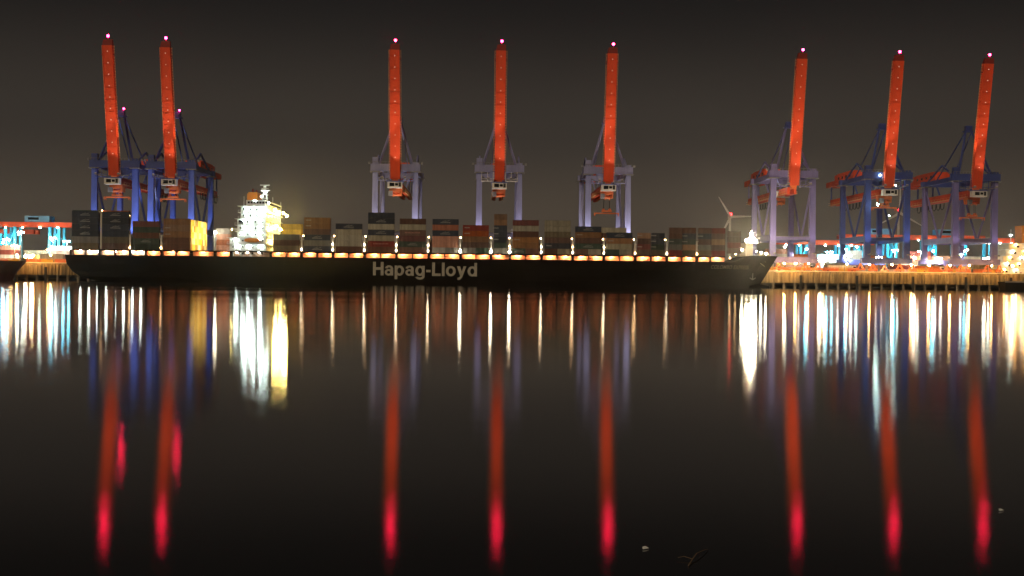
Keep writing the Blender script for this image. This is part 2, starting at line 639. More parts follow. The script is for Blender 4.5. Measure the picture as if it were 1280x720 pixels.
    MB().quadbox([bp_(1.001, -bw / 2, 0), bp_(1.001, bw / 2, 0), bp_(1.001, bw / 2, -2.3), bp_(1.001, -bw / 2, -2.3), bp_(1.045, -bw * .36, -.3), bp_(1.045, bw * .5, -.3), bp_(1.045, bw * .5, -2.1), bp_(1.045, -bw * .36, -2.1)]).build('boom_tip', boomdark, bo)
    MB().bar(bp_(1.045, .4, -1.1), bp_(1.062, .4, -1.1), .3).build('lamp_post', steel, bo)
    for sx in (-1, 1):
        m = MB().bar(bp_(.0, sx * (bw / 2 + .62), -1.3), bp_(1, sx * (bw / 2 + .62), -1.3), .1, .1)
        for k in range(48):
            s = (k + .5) / 48
            m.bar(bp_(s, sx * bw / 2, -1.3), bp_(s, sx * (bw / 2 + .68), -1.3), .22, .22)
        m.build('boom_lit_edge_rail', railor, bo)  # pale rail and rungs put in for the bright dotted boom edge
        for k in (.93,):
            MB().bar(bp_(k, sx * (bw / 2), -.8), bp_(k, sx * (bw / 2 + .9), -.8), .5, .5).build('sheave_bracket', boomdark, bo)
    lm = MB().box(-.17, .17, -.2, .2, -.2, .2).mesh('boom_lamp', L_dot)
    for k in range(10):
        s = .955 - k * .087
        put('boom_lamp', lm, bo, bp_(s, .1, .22))
    put('aviation_light', ball_mesh('aviation_light', L_red, .62), bo, bp_(1.07, .4, -1.0))
    # flood lamps added in front to brighten the boom
    for sx in (-1, 1):
        m = MB().bar((sx * 5.2, -3.0, 44.2), (sx * 5.6, -12.4, 44.6), .35)
        m.box(sx * 5.6 - .6, sx * 5.6 + .6, -12.9, -12.3, 44.3, 45.2)
        fo = m.build('flood_and_fill_bracket', steel, c)
        bx('fill_flood_lens', L_dot, fo, sx * 5.6 - .45, sx * 5.6 + .45, -12.8, -12.4, 45.2, 45.3)
    spot(c, (5.6, -12.6, 45.6), (0, -6, 68), 9000, (1, .72, .55), 60)
    spot(c, (-5.6, -12.6, 45.6), (0, -11.5, 98), 42000, (1, .72, .55), 32)
    for sx in (-1, 1):  # side floods added to brighten the boom flanks
        bx('flood_and_fill_bracket', steel, c, sx * 13.4 - .5, sx * 13.4 + .5, -.6, .4, 52.62, 53.6)
        spot(c, (sx * 13.4, -1.2, 54.4), (0, -8, 84), 26000, (1, .66, .42), 55)
    # floods added at the feet of the legs to brighten them
    if leg_light > 0:
        for sx in (-1, 1):
            m = MB().bar((sx * HW, -1.2, 9.5), (sx * HW, -5.6, 9.2), .3).box(sx * HW - .6, sx * HW + .6, -6.2, -5.4, 9.0, 9.8)
            m.build('flood_and_fill_bracket', steel, c)
            spot(c, (sx * HW, -5.9, 10.2), (sx * HW * .97, -.4, 34), 26000 * leg_light, leg_col, 62, .8)
            spot(c, (sx * HW * .6, G - 10, 10.2), (sx * HW, G, 34), 14000 * leg_light, leg_col, 62, .8)
    for (x, y, z, mat, r) in work:
        lo = MB().box(x - .3, x + .3, y + .5, y + .9, z - .2, z + .8).build('work_lamp', steel, c)
        put('lamp_bulb', ball_mesh('lamp_bulb', mat, r), lo, (x, y - r + .4, z))
    return c


make_crane(143, 'blue crane with a red apex lamp, at the outer end of the stern pair', (blue, blue_dark), .995, 33.5, -3, True, 1.4, (.75, .8, 1))
make_crane(213.5, 'blue crane with a red apex lamp, beside the white bridge tower', (blue, blue_dark), .99, 33, -3, True, 1.4, (.75, .8, 1))
make_crane(493, 'pale blue crane above the big hull lettering, its headblock hoisted close under the cab', (blue_floodlit, blue_floodlit), .996, 37.2, -2, False, 1.6, festoon=False)
make_crane(622.7, 'pale blue crane with white hanging walkways, above the end of the hull lettering', (blue_floodlit, blue_floodlit), 1.0, 36.8, -2, False, .9, (1, .88, .9), white_walk=True, festoon=False)
make_crane(758.5, 'pale blue crane with a low hanging spreader, next to the hull lettering towards the bow', (blue_floodlit, blue_floodlit), 0.995, 28.5, -1, False, 1.1, festoon=False)
make_crane(989.5, 'violet grey crane standing just past the ship bow', (violet, violet), .984, 38.0, 22, False, .25, (1, .8, .8),
           work=((-6.5, 12, 46, L_green, .6),))
make_crane(1107.5, 'blue crane with white work lamps, its wide sill beam low over orange bogies', (blue_dark, blue_dark), .982, 33.6, -2, False, .35, (.8, .85, 1),
           work=((-4.5, -1.9, 50.8, L_green, .4), (-6.2, -3.4, 35.4, L_green, .55), (3.5, -1.9, 45.5, L_green, .45), (2.2, 3, 30, L_green, .3)))
make_crane(1217, 'dark violet blue crane at the open quay end, beside the cream building', (violet, blue_dark), .975, 29.0, -3, False, .22, (1, .8, .8))

# ------------------------------------------------------------------ the ship
BEAM = 42.8
HB = BEAM / 2
HZ = 12.2
us0 = U(82, 4)
ub0 = U(971.5, HB)
LEN = ub0 - us0
ship = thing('container_ship', W(0, 0, 0), 'long black container ship moored along the quay', 'ship')


def lerp(a, b, t):
    return a + (b - a) * t


def sm(t):
    t = max(0, min(1, t))
    return t * t * (3 - 2 * t)


ZL = [-2.5, 0.0, 2.0, 4.5, 8.0, HZ]


def stern_u(z):
    return us0 + (14 if z <= 0 else 8.5 * max(0, 1 - z / 7.5) ** 1.6)


def bow_u(z):
    if z <= 0:
        return ub0 - 9.5
    return ub0 - 9.5 * max(0, 1 - z / 15.6) ** 1.0


def halfb(s, z):
    k = max(0, min(1, z / HZ))
    f = lerp(.60, .83, k)            # where the bow taper starts
    h = 1.0
    if s > f:
        q = (s - f) / (1 - f)
        h = max(0.0, 1 - q ** lerp(1.7, 2.6, k))
    e = lerp(.16, .05, k)
    if s < e:
        h *= lerp(lerp(.55, .88, k), 1, math.sqrt(s / e))
    return HB * h


def top_z(s):
    return HZ + 3.4 * sm((s - .925) / .03)


def hull_v(u, z):
    s = (u - stern_u(z)) / (bow_u(z) - stern_u(z))
    return HB - halfb(s, min(z, HZ))


NS = 96
hm = MB()
ss = [(i / (NS - 1)) for i in range(NS)]
ss = sorted(set(ss + [.002, .005, .93, .935, .94, .945, .95, .992, .996, .999]))
for s in ss:
    for side in (-1, 1):
        for i, z in enumerate(ZL):
            zz = z if i < len(ZL) - 1 else top_z(s)
            u = lerp(stern_u(z if i < len(ZL) - 1 else zz), bow_u(zz), s)
            hm.v.append((u, HB + side * halfb(s, z), zz))
K = len(ZL)
for a in range(len(ss) - 1):
    for side in (0, 1):
        for i in range(K - 1):
            p = a * 2 * K + side * K + i
            q = p + 2 * K
            hm.f.append((p, q, q + 1, p + 1) if side == 0 else (p, p + 1, q + 1, q))
    p = a * 2 * K + K - 1
    hm.f.append((p, p + 2 * K, p + 3 * K, p + K))
hm.f.append(tuple(list(range(0, K)) + list(range(2 * K - 1, K - 1, -1))))
hull = hm.build('hull', hullm, ship)
bmn = bmesh.new()
bmn.from_mesh(hull.data)
bmesh.ops.recalc_face_normals(bmn, faces=bmn.faces)
bmn.to_mesh(hull.data)
bmn.free()
# bulwark at the bow, bulbous bow, anchor, rubbing strake
MB().tube([(ub0 - 14, HB, -.6), (ub0 - 8, HB, .2), (ub0 - 4.2, HB, .1)], 2.3, 10, 1.0).build('bulbous_bow', hullm, ship, True)
an = MB().bar((U(944, 12), hull_v(U(944, 12), 6) - .5, 7.2), (U(944, 12), hull_v(U(944, 12), 6) - .6, 4.2), .5)
an.bar((U(944, 12) - 1.4, hull_v(U(944, 12), 6) - .7, 4.9), (U(944, 12), hull_v(U(944, 12), 6) - .7, 4.0), .45)
an.bar((U(944, 12) + 1.4, hull_v(U(944, 12), 6) - .7, 4.9), (U(944, 12), hull_v(U(944, 12), 6) - .7, 4.0), .45)
an.build('anchor', steel, ship)


def text_part(body, u0, u1, z0, zcap, mat, name, bold=.02, flush=False, spacing=1.0, split=False):
    cu = bpy.data.curves.new(name, 'FONT')
    cu.body = body
    cu.size = 1.0
    cu.offset = bold
    cu.space_character = spacing
    cu.extrude = 0.0
    tmp = bpy.data.objects.new(name, cu)
    COL.objects.link(tmp)
    dg = bpy.context.evaluated_depsgraph_get()
    me = bpy.data.meshes.new_from_object(tmp.evaluated_get(dg))
    bpy.data.objects.remove(tmp)
    xs_ = [v.co.x for v in me.vertices]
    x0, x1 = min(xs_), max(xs_)
    cap = .69
    for v in me.vertices:
        u = lerp(u0, u1, (v.co.x - x0) / (x1 - x0))
        z = z0 + v.co.y / cap * zcap
        v.co = (u, (hull_v(u, z) if flush else 0) - .30, z)
    me.materials.clear()
    me.materials.append(mat)
    if not split:
        return put(name, me, ship)
    par = list(range(len(me.vertices)))

    def find(i):
        while par[i] != i:
            par[i] = par[par[i]]
            i = par[i]
        return i
    for e in me.edges:
        par[find(e.vertices[0])] = find(e.vertices[1])
    isl = {}
    for p in me.polygons:
        isl.setdefault(find(p.vertices[0]), []).append(p)
    for polys in isl.values():     # each letter a part of its own
        ids = sorted({i for p in polys for i in p.vertices})
        ix = {i: k for k, i in enumerate(ids)}
        mb = MB()
        mb.v = [tuple(me.vertices[i].co) for i in ids]
        mb.f = [tuple(ix[i] for i in p.vertices) for p in polys]
        mb.build(name, mat, ship)


T_ = .2
XH = .74


def ring(m, cx, cy, rx, ry, t, a0=0, a1=360, y=-.05, n=24):
    b0 = len(m.v)
    for i in range(n + 1):
        a = R(lerp(a0, a1, i / n))
        for k in (0, t):
            m.v.append((cx + (rx - k) * math.cos(a), y, cy + (ry - k * .86) * math.sin(a)))
    for i in range(n):
        q = b0 + 2 * i
        m.f.append((q, q + 1, q + 3, q + 2))


def flat(m, pts, y=-.065):
    b0 = len(m.v)
    m.v += [(px_, y, pz_) for px_, pz_ in pts]
    m.f.append(tuple(range(b0, b0 + len(pts))))


def rect(m, x0, x1, z0, z1, y=-.065):
    flat(m, [(x0, z0), (x1, z0), (x1, z1), (x0, z1)], y)


def glyph(ch):
    m = MB()
    r = XH / 2
    if ch == 'H':
        rect(m, 0, T_, 0, 1), rect(m, .54, .74, 0, 1), rect(m, T_, .54, .41, .60)
        return m, .74
    if ch == 'a':
        ring(m, .27, .235, .27, .245, .165)
        rect(m, .40, .59, 0, .53)
        ring(m, .30, .49, .29, .26, .17, 0, 168, -.058)
        return m, .61
    if ch in 'pdg':
        ring(m, .33, r, .33, r + .01, .19)
        if ch == 'p':
            rect(m, 0, .19, -.27, XH)
        else:
            rect(m, .47, .66, 0 if ch == 'd' else -.04, 1 if ch == 'd' else XH)
            if ch == 'g':
                ring(m, .33, -.04, .33, .24, .18, 195, 360, -.058)
        return m, .66
    if ch == '-':
        rect(m, .02, .33, .27, .45)
        return m, .35
    if ch == 'L':
        rect(m, 0, T_, 0, 1), rect(m, T_, .60, 0, .185)
        return m, .60
    if ch == 'l':
        rect(m, 0, .19, 0, 1)
        return m, .19
    if ch == 'o':
        ring(m, .35, r, .35, r + .01, .19)
        return m, .70
    if ch == 'y':
        flat(m, [(0, XH), (.21, XH), (.42, .10), (.24, -.02)])
        flat(m, [(.46, XH), (.66, XH), (.36, -.10), (.20, -.27), (.04, -.27), (.04, -.11), (.15, -.10), (.22, -.02)], -.075)
        return m, .66
    return m, .3


word, x_ = [], 0.0
for ch in 'Hapag-Lloyd':
    gm, gw = glyph(ch)
    word.append((gm, x_))
    x_ += gw + .085
x_ -= .085
kx = (U(596) - U(466)) / x_
for gm, gx in word:
    gm.v = [(U(466) + (vx + gx) * kx, vy, 4.1 + vz * 6.3) for vx, vy, vz in gm.v]
    gm.build('hull_letter', lettr, ship)
text_part('COLOMBO EXPRESS', U(889, 4), U(938, 9), 9.0, 1.7, lettr_dim, 'name_lettering', .01, True, 1.05)

# deck gallery: coaming wall, pillars, lamps, handrail
GU0, GU1 = U(84, 2.5), U(922, 2.5)
bx('hatch_coaming', deckm, ship, GU0 + 3, U(905, 2.6), 2.6, 3.0, HZ + .02, HZ + 2.35)
bx('container_deck', deckm, ship, GU0 + 3, U(905, 2.6), .7, BEAM - .7, HZ + 2.4, HZ + 2.62)
bx('lamp_hiding_lip', hullm, ship, GU0 + 3, U(905, 2.6), .55, .69, HZ + 2.0, HZ + 2.64)  # lip added to keep the gallery lamps out of sight
CZ = HZ + 2.66          # underside of the deck containers
m = MB()
k = GU0 + 4
while k < GU1 - 8:
    m.box(k - .04, k + .04, .12, .2, HZ, HZ + 1.1)
    k += 2.2
m.box(GU0 + 4, GU1 - 8, .12, .2, HZ + 1.05, HZ + 1.13)
m.build('deck_railing', steel, ship)

glm = MB().box(-.45, .45, -.14, .14, -.12, .12).mesh('gallery_lamp', L_sod)
pim = MB().box(-.55, .55, .25, 2.55, HZ, HZ + 2.4).mesh('gallery_pillar', hullm)
pim2 = MB().box(-.2, .2, .25, 2.55, HZ, HZ + 2.4).mesh('gallery_pillar', hullm)

# ------------------------------------------------------------------ containers
CC = {
    'navy': ((.028, .036, .055), 'navy blue'), 'brown': ((.115, .050, .030), 'dark brown'),
    'beige': ((.30, .27, .19), 'beige'), 'tan': ((.26, .13, .055), 'tan'), 'red': ((.17, .030, .022), 'dark red'),
    'orange': ((.42, .11, .035), 'orange'), 'salmon': ((.48, .20, .12), 'salmon'), 'green': ((.035, .060, .045), 'dark green'),
    'grey': ((.17, .165, .15), 'grey'), 'olive': ((.14, .11, .06), 'olive brown'), 'white': ((.62, .60, .55), 'off white'),
    'yellow': ((.60, .42, .06), 'yellow'), 'lav': ((.32, .28, .52), 'lavender'), 'pink': ((.62, .36, .28), 'pale pink'),
}
CW = 2.438
_cm = {}
logo_mat = paint('logo print', (.36, .36, .34), .6, .1)
print_red = paint('faded pink print', (.45, .20, .16), .6, .2)


def cont_mesh(ln, ht, col):
    key = (ln, ht, col)
    if key in _cm:
        return _cm[key]
    mat = paint('container ' + CC[col][1], CC[col][0], .6, .4, .5, .3, streak=True, vary=.32)
    m = MB()
    fr = .16
    # frame
    for x in (-ln / 2, ln / 2 - fr):
        for y in (0, CW - fr):
            m.box(x, x + fr, y, y + fr, 0, ht)
    for y in (0, CW - fr):
        m.box(-ln / 2 + fr, ln / 2 - fr, y + .002, y + fr, 0, fr)
        m.box(-ln / 2 + fr, ln / 2 - fr, y + .002, y + fr, ht - .12, ht)
    # corrugated long sides
    n = int(ln / .9)
    for y, s in ((.04, 1), (CW - .04, -1)):
        b0 = len(m.v)
        for i in range(n + 1):
            x = lerp(-ln / 2 + fr, ln / 2 - fr, i / n)
            yy = y + (s * .12 if i % 2 else s * .02)
            m.v += [(x, yy, fr), (x, yy, ht - .12)]
        for i in range(n):
            q = b0 + 2 * i
            m.f.append((q, q + 2, q + 3, q + 1) if s > 0 else (q, q + 1, q + 3, q + 2))
    # ends: door frame ribs
    for x, s in ((-ln / 2 + .06, -1), (ln / 2 - .06, 1)):
        m.box(x - .02, x + .02, fr, CW - fr, 0.02, ht - .02)
        for y in (.55, 1.0, 1.43, 1.88):
            m.box(x + s * .02 - .02, x + s * .02 + .02, y - .03, y + .03, .1, ht - .1)
    m.box(-ln / 2 + .06, ln / 2 - .06, .06, CW - .06, ht - .1, ht - .04)
    m.box(-ln / 2 + .06, ln / 2 - .06, .06, CW - .06, .04, .1)
    _cm[key] = m.mesh('container', mat)
    return _cm[key]


def logo_mesh(kind):
    if kind in _cm:
        return _cm[kind]
    m = MB()
    if kind == 'logo':   # slanted bird like mark with a line of letters below it
        for (x0, z0, x1, z1, h) in ((-1.4, .15, .1, .62, .20), (-.3, .0, 1.6, .42, .22), (-1.9, -.12, -.2, .1, .16)):
            m.quadbox([(x0, -.02, z0), (x1, -.02, z1), (x1, .03, z1), (x0, .03, z0),
                       (x0 + .35, -.02, z0 + h), (x1 + .35, -.02, z1 + h), (x1 + .35, .03, z1 + h), (x0 + .35, .03, z0 + h)])
        for k in range(9):
            x = -2.3 + k * .52
            m.box(x, x + .34, -.02, .03, -.55, -.25)
    elif kind == 'word':
        for k in range(11):
            x = -3.6 + k * .66
            m.box(x, x + .36, -.02, .03, -.28, .28)
    else:
        for k in range(6):
            x = -1.6 + k * .42
            m.box(x, x + .30, -.02, .03, -.2, .2)
    _cm[kind] = m.mesh('side_print', logo_mat if kind != 'word' else print_red)
    return _cm[kind]


ORD = ['first', 'second', 'third', 'fourth', 'fifth', 'sixth', 'seventh', 'eighth', 'ninth', 'tenth', 'eleventh',
       'twelfth', 'thirteenth', 'fourteenth', 'fifteenth', 'sixteenth', 'seventeenth', 'eighteenth', 'nineteenth', 'twentieth']
TIER = ['bottom', 'second', 'third', 'fourth', 'fifth', 'sixth', 'seventh']


def container(u, v, z, ln, ht, spec, label, group, rz=A):
    parts_ = spec.split('*')
    o = put('shipping_container', cont_mesh(ln, ht, parts_[0]))
    o.location = W(u, v, z)
    o.rotation_euler = (0, 0, rz)
    tag(o, label, 'container', group)
    if len(parts_) > 1:
        kind = {'l': 'logo', 'w': 'word', 's': 'short'}[parts_[1]]
        sx = 0 if kind != 'short' else -ln * .3
        lo = put('side_print', logo_mesh(kind), o, (sx, -.0, ht * .52))
        lo.scale = (1, 1, 1)
    return o


# px centre of stack, length, tier height, colours from the top tier down; 'a|b' = two short containers end to end
ST = [
    ('aft', 105, 12.19, 2.87, 'navy*l navy*l navy*l navy*l grey olive'),
    ('aft', 143, 12.19, 2.87, 'navy*l navy*l navy*l navy olive brown'),
    ('aft', 181, 12.19, 2.6, 'red green brown green*l green'),
    ('aft', 219.5, 12.19, 2.87, 'tan tan*s tan*s brown brown'),
    ('fwd', 357, 12.19, 2.6, 'grey brown olive'),
    ('fwd', 395.5, 12.19, 2.6, 'tan*s tan*s brown navy*l grey navy*l'),
    ('fwd', 435, 12.19, 2.6, 'navy*l beige beige beige brown'),
    ('fwd', 475.5, 12.19, 2.6, 'navy navy*l beige navy*l beige red*w brown'),
    ('fwd', 515, 12.19, 2.6, 'brown beige brown*w red green*l brown'),
    ('fwd', 556, 12.19, 2.6, 'navy*l orange navy*l salmon salmon white|grey'),
    ('fwd', 594, 12.19, 2.6, 'red*s orange*s tan brown grey|green'),
    ('fwd', 625, 6.06, 2.6, 'tan tan navy*s navy*s navy*s green grey'),
    ('fwd', 656.5, 12.19, 2.6, 'red beige brown tan*s tan green*l|brown'),
    ('fwd', 696.5, 12.19, 2.6, 'beige beige olive brown navy*s brown|beige'),
    ('fwd', 735, 12.19, 2.6, 'navy*l tan*s brown green*l brown|beige'),
    ('fwd', 774, 12.19, 2.6, 'navy*l tan*s beige green|beige'),
    ('fwd', 805, 6.06, 2.6, 'tan*s brown red*s olive'),
    ('fwd', 822.4, 6.06, 2.6, 'navy*s navy*s green*s olive'),
    ('fwd', 844.5, 6.06, 2.6, 'brown brown green*s grey red'),
    ('fwd', 861.5, 6.06, 2.6, 'brown navy*s green*s tan olive'),
    ('fwd', 881, 6.06, 2.6, 'brown navy*s brown grey olive'),
    ('fwd', 898.3, 6.06, 2.6, 'red brown tan brown red'),
    ('fwd', 918, 6.06, 2.6, 'brown brown red brown'),
]
bays = []
na = nf = 0
n_aft = sum(1 for s in ST if s[0] == 'aft')
for side, px, ln, ht, cols in ST:
    cols = cols.split()
    u = U(px, 0)
    if side == 'aft':
        where = '%s stack from the stern' % ORD[na]
        na += 1
    else:
        where = '%s stack ahead of the bridge tower' % ORD[nf]
        nf += 1
    bays.append((u, ln, len(cols) * ht))
    zb = CZ + (1.3 if px > 910 else 0)
    for i, spec in enumerate(reversed(cols)):
        z = zb + i * (ht + .06)
        subs = spec.split('|')
        for j, sp in enumerate(subs):
            l1 = ln if len(subs) == 1 else 6.06
            du = 0 if len(subs) == 1 else (-1 if j == 0 else 1) * (ln / 4 + .01)
            cn = CC[sp.split('*')[0]][1]
            pr = ' with pale print' if '*' in sp else ''
            half = '' if len(subs) == 1 else (' short' if j == 0 else ' short')
            end = '' if len(subs) == 1 else (' aft half of' if j == 0 else ' forward half of')
            lab = '%s%s container%s,%s %s tier, %s' % (cn, half, pr if not end else '', end, TIER[i], where)
            container(u + du, .75 + random.uniform(-.05, .05), z, l1, ht, sp, lab, 'deck containers on the ship')

# the rows behind that the photograph shows: taller ones and the lit ends of the fourth stack
for r in range(1, 13):
    for i in range(5):
        col = random.choice(['yellow', 'beige', 'tan', 'yellow', 'white'])  # yellow floodlight on these ends also put into the paint
        container(U(219.5), .75 + r * 2.55, CZ + i * 2.89, 12.19, 2.87, col,
                  '%s container, %s tier, %s row inward of the fourth stack from stern' % (CC[col][1], TIER[i], ORD[r]),
                  'deck containers on the ship')
for px, n, ht, col, rr, nm in ((103, 6, 2.87, 'green', 1, 'first'), (141, 6, 2.87, 'red', 1, 'second'), (774, 5, 2.6, 'beige', 2, None)):
    for i in range(n - 1, n + 1) if px < 200 else range(n - 1, n):
        c_ = 'orange' if (px == 141 and i == n) else col
        zz = CZ + i * (ht + .02)
        if px > 200:
            for q in range(n):
                c2 = 'beige' if q == n - 1 else 'brown'
                container(U(px - 6), .75 + rr * 2.55, CZ + q * (ht + .02), 12.19, ht, c2,
                          '%s container, %s tier, behind the twelfth stack ahead of the tower' % (CC[c2][1], TIER[q]),
                          'deck containers on the ship')
        elif i == n:
            container(U(px), .75 + rr * 2.55, zz - 2.1 - ht * .0, 12.19, ht, c_,
                      '%s container jutting up behind the %s stack from the stern' % (CC[c_][1], nm), 'deck containers on the ship')
# yellow lit containers right behind the short stack beside the bridge tower
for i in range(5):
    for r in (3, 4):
        col = 'yellow' if i > 2 else 'tan'  # yellow lamp light also put into the paint of the upper tiers
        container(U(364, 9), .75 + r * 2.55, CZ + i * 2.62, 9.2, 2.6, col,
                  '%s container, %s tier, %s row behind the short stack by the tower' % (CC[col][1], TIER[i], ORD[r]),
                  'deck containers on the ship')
for i in range(4):
    col = ['pink', 'salmon', 'pink', 'white'][i]
    container(U(278, 4), 4.0, CZ + i * 2.62, 7.0, 2.6, col,
              '%s container, %s tier, short stack just aft of the white bridge tower' % (CC[col][1], TIER[i]),
              'deck containers on the ship')

# gallery pillars and lamps: two lit openings below each bay
edges = []
pitch = [88, 123.5, 162, 201, 238, 268, 288, 338, 376, 415.5, 455, 495.2, 535.5, 575.2, 613.5, 637, 676.5, 715.5, 754.5, 793.5,
         833.5, 871, 905]
for a_, b_ in zip(pitch[:-1], pitch[1:]):
    ua, ub = U(a_, .3), U(b_, .3)
    put('gallery_pillar', pim, ship, (ua, 0, 0))
    if a_ == 288:
        continue
    n = 2 if (b_ - a_) > 30 else 1
    if n == 2:
        put('gallery_pillar', pim2, ship, ((ua + ub) / 2, 0, 0))
    for k in range(n):
        uc = lerp(ua, ub, (k + .5) / n)
        put('gallery_lamp', glm, ship, (uc + random.uniform(-1, 1), 1.5, HZ + 2.24))

# lashing bridges between the bays with their lamps
lbm = MB()
for v in (1.0, 3.6, 8, 14, 22, 30, 38):
    lbm.box(-.35, .35, v, v + .4, HZ + 2.62, HZ + 9.5)
for z in (HZ + 5.1, HZ + 7.6, HZ + 9.4):
    lbm.box(-.75, .75, .9, 41, z, z + .16)
lbm.box(-.9, -.82, .95, 1.05, HZ + 8.2, HZ + 10.4).box(.82, .9, .95, 1.05, HZ + 8.2, HZ + 10.4)
lbm.box(-.1, .1, 4.0, 41, HZ + 2.62, HZ + 9.3)
lbmesh = lbm.mesh('lashing_bridge', cabwhite)
dlm = {}
for nm, mt, r in (('w', L_deck, .34), ('W', L_deckhi, .5), ('s', emit('amber deck lamp', (1, .58, .25), 45), .32), ('g', L_greenhi, .5)):
    dlm[nm] = ball_mesh('deck_lamp', mt, r)
for px, l1, l2 in ((162, 's', None), (201, 's', None), (376.5, 'w', None), (415.5, 'w', 'w'), (455, 'w', 'w'), (494.8, 'w', 'w'), (534.6, 'w', 'w'),
                   (574.8, 'W', None), (613.2, 'W', None), (636.5, 'W', 's'), (676, 'w', 'w'), (715.3, 'w', 's'), (754.4, 'w', 'w'),
                   (793.3, 's', None), (833, 'w', None), (870.5, 's', None)):
    lb = put('lashing_bridge', lbmesh, ship, (U(px, 1), 0, 0))
    put('deck_lamp', dlm[l1], lb, (0, .55, HZ + 3.6))
    if l2:
        put('deck_lamp', dlm[l2], lb, (0, .55, HZ + 6.2))
    put('deck_lamp', dlm['s'], lb, (0, 6.0, HZ + 10.2))
# lamp tripods over the aft stacks
for px, z in ((160.5, 31.0), (126, 33.2)):
    m = MB().box(-.25, .25, 1.6, 2.0, HZ + 2, z).box(-1.2, 1.2, 1.5, 2.1, z - 1.2, z - .8)
    o = m.build('floodlight_post', cream, ship)
    o.location.x = U(px, 2)
    b_ = put('deck_lamp', dlm['s'], o, (0, 2.6, z - .3))

# stern rail with its bright lamps
m = MB()
k = 0.0
for k in range(18):
    x = us0 + 2.2 + k * 1.9
    m.box(x - .06, x + .06, 1.2, 1.32, HZ, HZ + 1.2)
m.box(us0 + 1, us0 + 36, 1.2, 1.3, HZ + 1.15, HZ + 1.25)
m.build('stern_railing', steel, ship)
for k in range(9):
    put('deck_lamp', dlm['g'], ship, (us0 + 3.5 + k * 4.0, 1.9, HZ + 1.6))

# bridge tower -------------------------------------------------
su0, su1 = U(293, 2.5), U(334.5, 2.5)
tw = put('bridge_tower', None, ship)
bridge = MB()
DH = 2.95
nd = 8
for i in range(nd):
    z = HZ + i * DH
    x0 = su0 + (0 if i < 6 else 1.5) - (3.5 if i < 3 else 0)
    bridge.box(x0 + 1.1, su1 - 1.0, 2.6, BEAM - 2.6, z + .02, z + DH - .2)
    bridge.box(x0, su1, 1.5 if i < 7 else 0.2, BEAM - 1.5, z + DH - .198, z + DH)
tower = bridge.build('bridge_tower', shipwhite, ship)
bpy.data.objects.remove([o for o in bpy.data.objects if o.name.startswith('bridge_tower') and o.data is None][0])
tower.name = 'bridge_tower'
wmh = MB().box(-.33, .33, -.05, .05, -.36, .36).mesh('window', darkglass)
lmp = ball_mesh('deck_lamp', L_greenhi, .42)
rl = MB()
for i in range(nd):
    z = HZ + i * DH
    x0 = su0 + (0 if i < 6 else 1.5) - (3.5 if i < 3 else 0)
    for k in range(4):
        put('window', wmh, tower, (lerp(x0 + 2.6, su1 - 2.6, k / 3), 2.58, z + 1.55))
    rl.box(x0 + .1, su1 - .1, 1.55, 1.62, z + 1.0, z + 1.06) if i else None
    rl.box(x0 + .1, su1 - .1, 1.55, 1.62, z + .5, z + .55) if i else None
    for k in range(9):
        xx = lerp(x0 + .15, su1 - .15, k / 8)
        if i:
            rl.box(xx - .05, xx + .05, 1.54, 1.64, z, z + 1.05)
    for k in range(3):
        xx = lerp(x0 + 2.0, su1 - 1.5, (k + .5) / 3 + random.uniform(-.06, .06))
        put('deck_lamp', lmp, tower, (xx, 2.0, z + DH - .75))
rl.build('tower_railing', shipwhite, tower)
# lifeboat bay and dark opening on the side
bx('tower_opening', darkglass, tower, su0 + 1.6, su0 + 3.9, 2.4, 2.59, HZ + 5 * DH + .5, HZ + 5 * DH + 2.2)
lbt = MB()
for i in range(7):
    a0 = -4.2 + i * 1.4
    lbt.tube([(su0 + 8 + a0 * .8, 1.9, HZ + 2 * DH + 1.7), (su0 + 8 + (a0 + 1.4) * .8, 1.9, HZ + 2 * DH + 1.7)],
             1.05 * math.sqrt(max(.08, 1 - (a0 / 4.8) ** 2)), 8, 1.05 * math.sqrt(max(.08, 1 - ((a0 + 1.4) / 5.8) ** 2)))
lbt.build('lifeboat', funnelor, tower)
zt = HZ + nd * DH
# wheelhouse with windows round it
wh = bx('wheelhouse', shipwhite, ship, su0 + 5.5, su1 - 1.0, .6, BEAM - .6, zt + .02, zt + 2.7)
for k in range(7):
    bx('window', darkglass, wh, su0 + 6.2 + k * 1.35, su0 + 7.2 + k * 1.35, .54, .62, zt + 1.1, zt + 2.1)
for k in range(22):
    bx('window', darkglass, wh, su1 - 1.02, su1 - .95, 2 + k * 1.8, 3.4 + k * 1.8, zt + 1.1, zt + 2.1)
for i in range(6):
    for k in range(9):
        put('window', bpy.data.meshes['front_window'] if 'front_window' in bpy.data.meshes else
            MB().box(-.05, .05, -.4, .4, -.5, .5).mesh('front_window', darkglass), tower, (su1 - .98, 5 + k * 4.0, HZ + (i + 1) * DH + 1.6))
